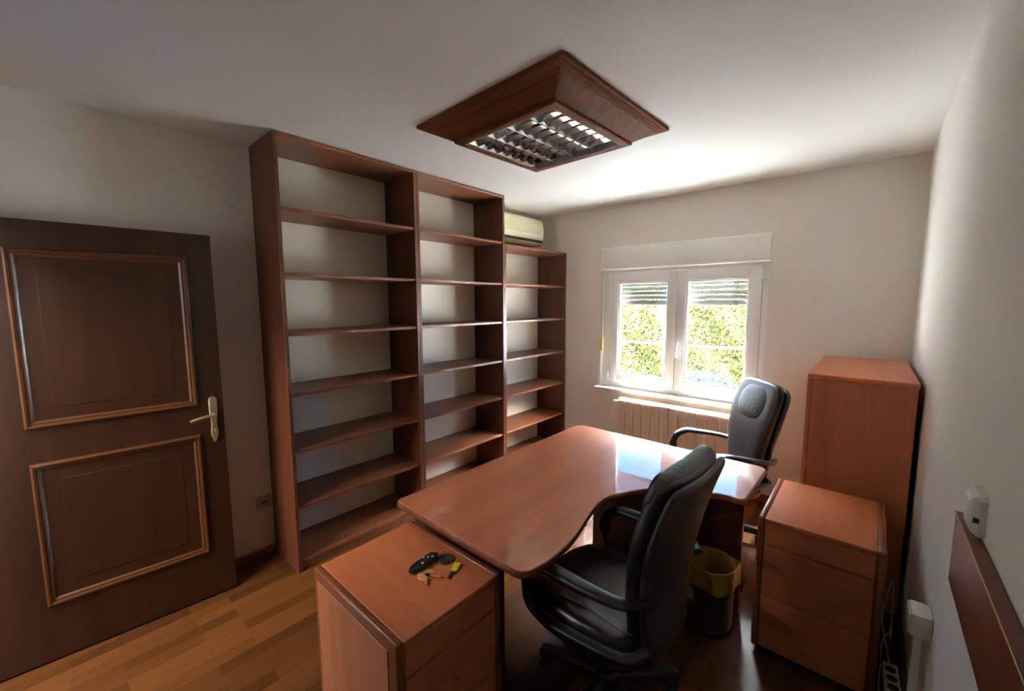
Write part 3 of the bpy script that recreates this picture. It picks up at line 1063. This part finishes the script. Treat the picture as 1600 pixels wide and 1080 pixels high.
# ------------------------------------------------------------------ waste bin with a bag
bn = empty('waste_bin', (2.302, 2.548, 0), label='dark waste bin lined with a yellow bag, beside the drawer unit', cat='waste bin')
MB().lathe([(0.0005, 0.001), (0.100, 0.001), (0.104, 0.004), (0.106, 0.02), (0.112, 0.325), (0.109, 0.325), (0.102, 0.008), (0.0005, 0.006)], 40).build('bin_body', M['binm'], bn, smooth=50)
MB().lathe([(0.1055, 0.0), (0.109, 0.002), (0.110, 0.026), (0.1065, 0.030), (0.1055, 0.028)], 40).build('base_rim', M['blackp'], bn, smooth=50)
n_ = 96
rg = []
for (r_, z, amp) in ((0.080, 0.05, 0.004), (0.095, 0.18, 0.004), (0.105, 0.318, 0.001), (0.1115, 0.334, 0.001), (0.116, 0.333, 0.002), (0.119, 0.315, 0.003), (0.119, 0.290, 0.004), (0.121, 0.262, 0.005), (0.1185, 0.235, 0.004)):
    ring = []
    for k_ in range(n_):
        a = 2 * math.pi * k_ / n_
        w_ = math.sin(a * 9 + z * 20) * 0.6 + math.sin(a * 17 + 2 + z * 50) * 0.4
        outer = r_ > 0.1155
        bulge = 0.022 * math.exp(-((a - 0.55) / 0.20) ** 2) if outer else 0
        zz = z + (0.008 * math.sin(a * 3 + 1) - 0.006 * math.sin(a * 5) if z < 0.27 and outer else 0)
        rr = r_ + amp * w_ + bulge
        ring.append((rr * math.cos(a), rr * math.sin(a), zz))
    rg.append(ring)
MB().loft(rg, cap=False).build('bag', M['bag'], bn, smooth=60)

# ------------------------------------------------------------------ things on the near drawer unit
ZT = 0.6415
rc = empty('remote_control', (1.648, 1.322, ZT), rz=R(96), label='black remote control on the near drawer unit', cat='remote control')
q = MB()
rg = []
for i in range(13):
    f = i / 12
    x = -0.066 + 0.132 * f
    e_ = min(1, min(f, 1 - f) * 8)
    hw = (0.019 + 0.003 * math.sin(f * math.pi)) * math.sqrt(max(0.15, e_))
    hh = 0.011 * math.sqrt(max(0.25, e_))
    rg.append([(x, a, 0.0115 + b_) for a, b_ in rrect(hw, hh, 20, 3)])
q.loft(rg)
q.build('remote_body', M['blackp'], rc, smooth=60)
for i in range(6):
    for j in range(3):
        box('button', M['gplast'] if (i + j) % 4 == 0 else M['blackg'], rc, -0.016 + i * 0.012 - 0.0035, -0.016 + i * 0.012 + 0.0035, -0.011 + j * 0.011 - 0.0035, -0.011 + j * 0.011 + 0.0035, 0.0215, 0.0242, 0.001)
dk = empty('round_metal_fitting', (1.680, 1.396, ZT), label='dark round metal disc beside the top end of the remote', cat='fitting')
MB().lathe([(0.0005, 0.0), (0.032, 0.0), (0.033, 0.003), (0.031, 0.005), (0.0005, 0.006)], 36).build('disc', M['bronze'], dk)
MB().lathe([(0.010, 0.006), (0.010, 0.010), (0.004, 0.010), (0.004, 0.006)], 18, (-0.010, -0.006, 0)).box(-0.01, 0.025, -0.012, -0.004, 0.005, 0.009, 0.001).build('boss', M['blackg'], dk)
tn = empty('keyring_disc', (1.708, 1.292, ZT), rz=R(-10), label='tan round tag with two keys beside the remote control', cat='key ring')
MB().lathe([(0.006, 0.0), (0.029, 0.0), (0.031, 0.002), (0.029, 0.004), (0.006, 0.004), (0.005, 0.002), (0.006, 0.0)], 36, (-0.010, 0, 0)).build('tag_disc', M['copper'], tn)
for ang, lx in ((-35, 0), (40, 0)):
    m4 = Matrix.Translation((0.0, 0.0, 0.006)) @ Matrix.Rotation(R(ang), 4, 'Z')
    q = MB()
    q.box(0.0, 0.050, -0.003, 0.003, 0.0, 0.0022, 0.0005, m4)
    q.box(-0.008, 0.010, -0.008, 0.008, 0.0, 0.0022, 0.0008, m4)
    for kx in (0.030, 0.036, 0.043):
        q.box(kx, kx + 0.003, -0.0055, -0.002, 0.0, 0.002, 0.0003, m4)
    q.build('key', M['copper'], tn)
tr_ = []
for k_ in range(25):
    a = 2 * math.pi * k_ / 24
    tr_.append((0.011 * math.cos(a), 0.011 * math.sin(a), 0.0085 + 0.002 * math.sin(a)))
MB().tube(tr_, 0.0011, 6).build('ring', M['keymetal'], tn)
yk = empty('yellow_key', (1.755, 1.374, ZT), rz=R(-62), label='small key with a yellow plastic tag', cat='key')
q = MB()
q.box(-0.038, 0.006, -0.011, 0.011, 0.0, 0.009, 0.0025, seg=2)
q.build('key_tag', M['yellow'], yk)
q = MB()
q.box(0.006, 0.016, -0.010, 0.010, 0.001, 0.0035, 0.0008)
q.box(0.014, 0.048, -0.003, 0.003, 0.001, 0.0035, 0.0005)
q.box(0.012, 0.044, -0.009, -0.005, 0.001, 0.003, 0.0005)
q.build('key_blade', M['bronze'], yk)

# ------------------------------------------------------------------ along the right wall
rl = empty('wall_rail', (W, 0.25, 0.905), label='dark wooden board fixed along the right wall', cat='wall rail')
q = MB()
q.box(-0.025, -0.0005, 0.0, 1.67, 0.0, 0.180, 0.0015)
q.build('board', M['rail'], rl)
q = MB()
q.box(-0.0262, -0.0245, 0.0, 1.67, 0.1765, 0.181, 0.0006)
q.build('edge_strip', M['railedge'], rl)
tb = empty('junction_box', (W, 2.30, 0.515), label='white junction box low on the right wall, on top of the conduit', cat='junction box')
box('housing', M['gplast'], tb, -0.050, -0.0005, -0.045, 0.045, 0.0, 0.075, 0.004, 2)
box('lid', M['gplast'], tb, -0.056, -0.049, -0.042, 0.042, 0.004, 0.071, 0.002)
cn = MB().box(-0.024, -0.0005, -0.012, 0.012, 0.0, 0.515, 0.003).build('cable_conduit', M['gplast'], loc=(W - 0.0145, 2.30, 0.0))
tag(cn, 'white vertical cable trunking below the junction box', 'conduit')
ph = empty('phone_socket', (W, 1.80, 1.093), label='off-white telephone socket on the right wall above the board', cat='socket')
q = MB()
rg = []
for d_, k_ in ((0.0005, 1.0), (0.012, 0.98), (0.022, 0.80), (0.026, 0.6)):
    rg.append([(-d_, a, 0.045 + b_) for a, b_ in ((-0.040 * k_, -0.045 * k_), (0.030 * k_, -0.045 * k_), (0.040 * k_, -0.030 * k_), (0.040 * k_, 0.045 * k_), (-0.034 * k_, 0.045 * k_), (-0.040 * k_, 0.036 * k_))])
q.loft(rg)
q.build('socket_body', M['gplast'], ph, smooth=20)
box('jack_port', M['dark'], ph, -0.020, -0.010, -0.0395, -0.034, 0.030, 0.042, 0.001)
# power strip and cables on the floor behind the right drawer unit
ps = empty('power_strip', (2.985, 2.66, 0.001), rz=R(92), label='white power strip lying on the floor by the right wall', cat='power strip')
box('strip_body', M['gplast'], ps, -0.12, 0.12, -0.026, 0.026, 0.0, 0.036, 0.006, 2)
for k_ in range(4):
    MB().lathe([(0.018, 0.0), (0.018, 0.002), (0.014, 0.002), (0.014, 0.0005), (0.0005, 0.0005)], 18, (-0.085 + k_ * 0.052, 0, 0.036)).build('outlet', M['dark'], ps)


def cable(name, pts, label, r_=0.0032, mt='gplast'):
    P = [Vector(p) for p in pts]
    o_ = P[0].copy()
    return tag(MB().tube([p - o_ for p in smooth_path(P, 8)], r_, 8).build(name, M[mt], loc=tuple(o_), smooth=80), label, 'cable')


cable('power_cable', [(2.98, 2.80, 0.02), (2.97, 2.90, 0.03), (2.955, 3.0, 0.09), (2.965, 3.06, 0.16), (2.985, 3.08, 0.26), (2.99, 3.05, 0.10), (2.99, 3.0, 0.004)], 'pale cable rising behind the right drawer unit')
cable('floor_cable', [(2.96, 2.50, 0.004), (2.945, 2.62, 0.004), (2.95, 2.75, 0.004), (2.96, 2.95, 0.004), (2.99, 3.06, 0.004)], 'thin pale cable on the floor along the right drawer unit')

# ------------------------------------------------------------------ outside the window
grd = MB().box(-30, 34, D + T, 60, -0.6, -0.10, 0).build('ground_outside', M['ground'], smooth=0)
tag(grd, 'sunlit pale paving outside the window', 'ground', kind='structure')
rng = np.random.default_rng(5)


def foliage(name, parent, n, fn, size, mt, loc=(0, 0, 0)):
    vs, fs = [], []
    for i in range(n):
        p, nrm = fn()
        nrm = Vector(nrm) + Vector(rng.normal(0, 0.55, 3))
        nrm.normalize()
        a = nrm.cross(Vector(rng.normal(0, 1, 3))).normalized()
        b_ = nrm.cross(a)
        L = size * (0.6 + 0.8 * rng.random())
        Wd = L * (0.26 + 0.14 * rng.random())
        c_ = Vector(p)
        k_ = len(vs)
        vs += [tuple(c_ - a * L), tuple(c_ + b_ * Wd + nrm * Wd * 0.35), tuple(c_ + a * L), tuple(c_ - b_ * Wd + nrm * Wd * 0.35)]
        fs += [(k_, k_ + 1, k_ + 2), (k_, k_ + 2, k_ + 3)]
    me = bpy.data.meshes.new(name)
    me.from_pydata(vs, [], fs)
    me.materials.append(M[mt])
    o = bpy.data.objects.new(name, me)
    COL.objects.link(o)
    o.parent = parent
    return o


def stems(parent, pts, r_):
    q = MB()
    for a, c_ in pts:
        q.tube([a, ((a[0] * .4 + c_[0] * .6), (a[1] + c_[1]) / 2 + 0.05, (a[2] + c_[2]) / 2), c_], r_, 7, taper=[1, .8, .5])
    return q.build('stems', M['bark'], parent)


def hedge(x0, x1, y, hgt, n, label, size=0.040):
    L = x1 - x0
    t = empty('hedge', (x0, y, -0.1), label=label, cat='hedge', group='clipped hedges outside the window')
    ph_ = rng.random() * 6

    def fn():
        u = rng.random() * L
        if rng.random() < 0.75:
            z = rng.random() * hgt
            d_ = 0.16 * math.sin(u * 3.1 + ph_) * math.sin(z * 4 + u) + 0.08 * math.sin(u * 9 + z * 7)
            return (u, d_ + abs(rng.normal(0, 0.10)), z), (0, -1, 0.45)
        return (u, rng.random() * 0.7, hgt + 0.08 * math.sin(u * 5) + rng.normal(0, 0.04)), (0, -0.2, 1)
    foliage('foliage', t, n, fn, size, 'leafy')
    stems(t, [((L * (k_ + .5) / 6, 0.45, 0), (L * (k_ + .5) / 6 + rng.normal(0, .1), 0.40, hgt * 0.9)) for k_ in range(6)], 0.03)
    return t


hedge(-1.6, 0.40, 6.6, 2.0, 30000, 'sunlit green hedge seen through the left window pane')
hedge(0.52, 2.7, 6.6, 2.0, 30000, 'sunlit yellow-green hedge seen through the right window pane')


def shrub(loc, rad_, label, n=3500):
    t = empty('shrub', loc, label=label, cat='shrub')

    def fn():
        a = rng.random() * 2 * math.pi
        cz = rng.random()
        s_ = math.sqrt(1 - cz * cz)
        k_ = rad_ * (0.8 + 0.25 * rng.random() + 0.08 * math.sin(a * 5))
        return (k_ * s_ * math.cos(a), k_ * s_ * math.sin(a), 0.25 + k_ * cz * 1.1), (s_ * math.cos(a), s_ * math.sin(a), cz)
    foliage('foliage', t, n, fn, 0.03, 'leafp')
    stems(t, [((0, 0, 0), (math.cos(k_) * rad_ * .5, math.sin(k_) * rad_ * .5, 0.25 + rad_ * .7)) for k_ in range(0, 6)], 0.012)
    return t


shrub((1.30, 5.85, -0.10), 0.50, 'pale bluish shrub low in the right window pane')
fr = empty('fence_rail', (-0.6, 5.35, -0.10), label='pale metal railing running across outside the window', cat='railing')
MB().tube([(0, 0, 1.195), (3.9, 0, 1.195)], 0.011, 10).build('rail', M['steel'], fr)
for px_ in (0.02, 3.88):
    MB().tube([(px_, 0, 0), (px_, 0, 1.20)], 0.018, 10).build('post', M['steel'], fr)
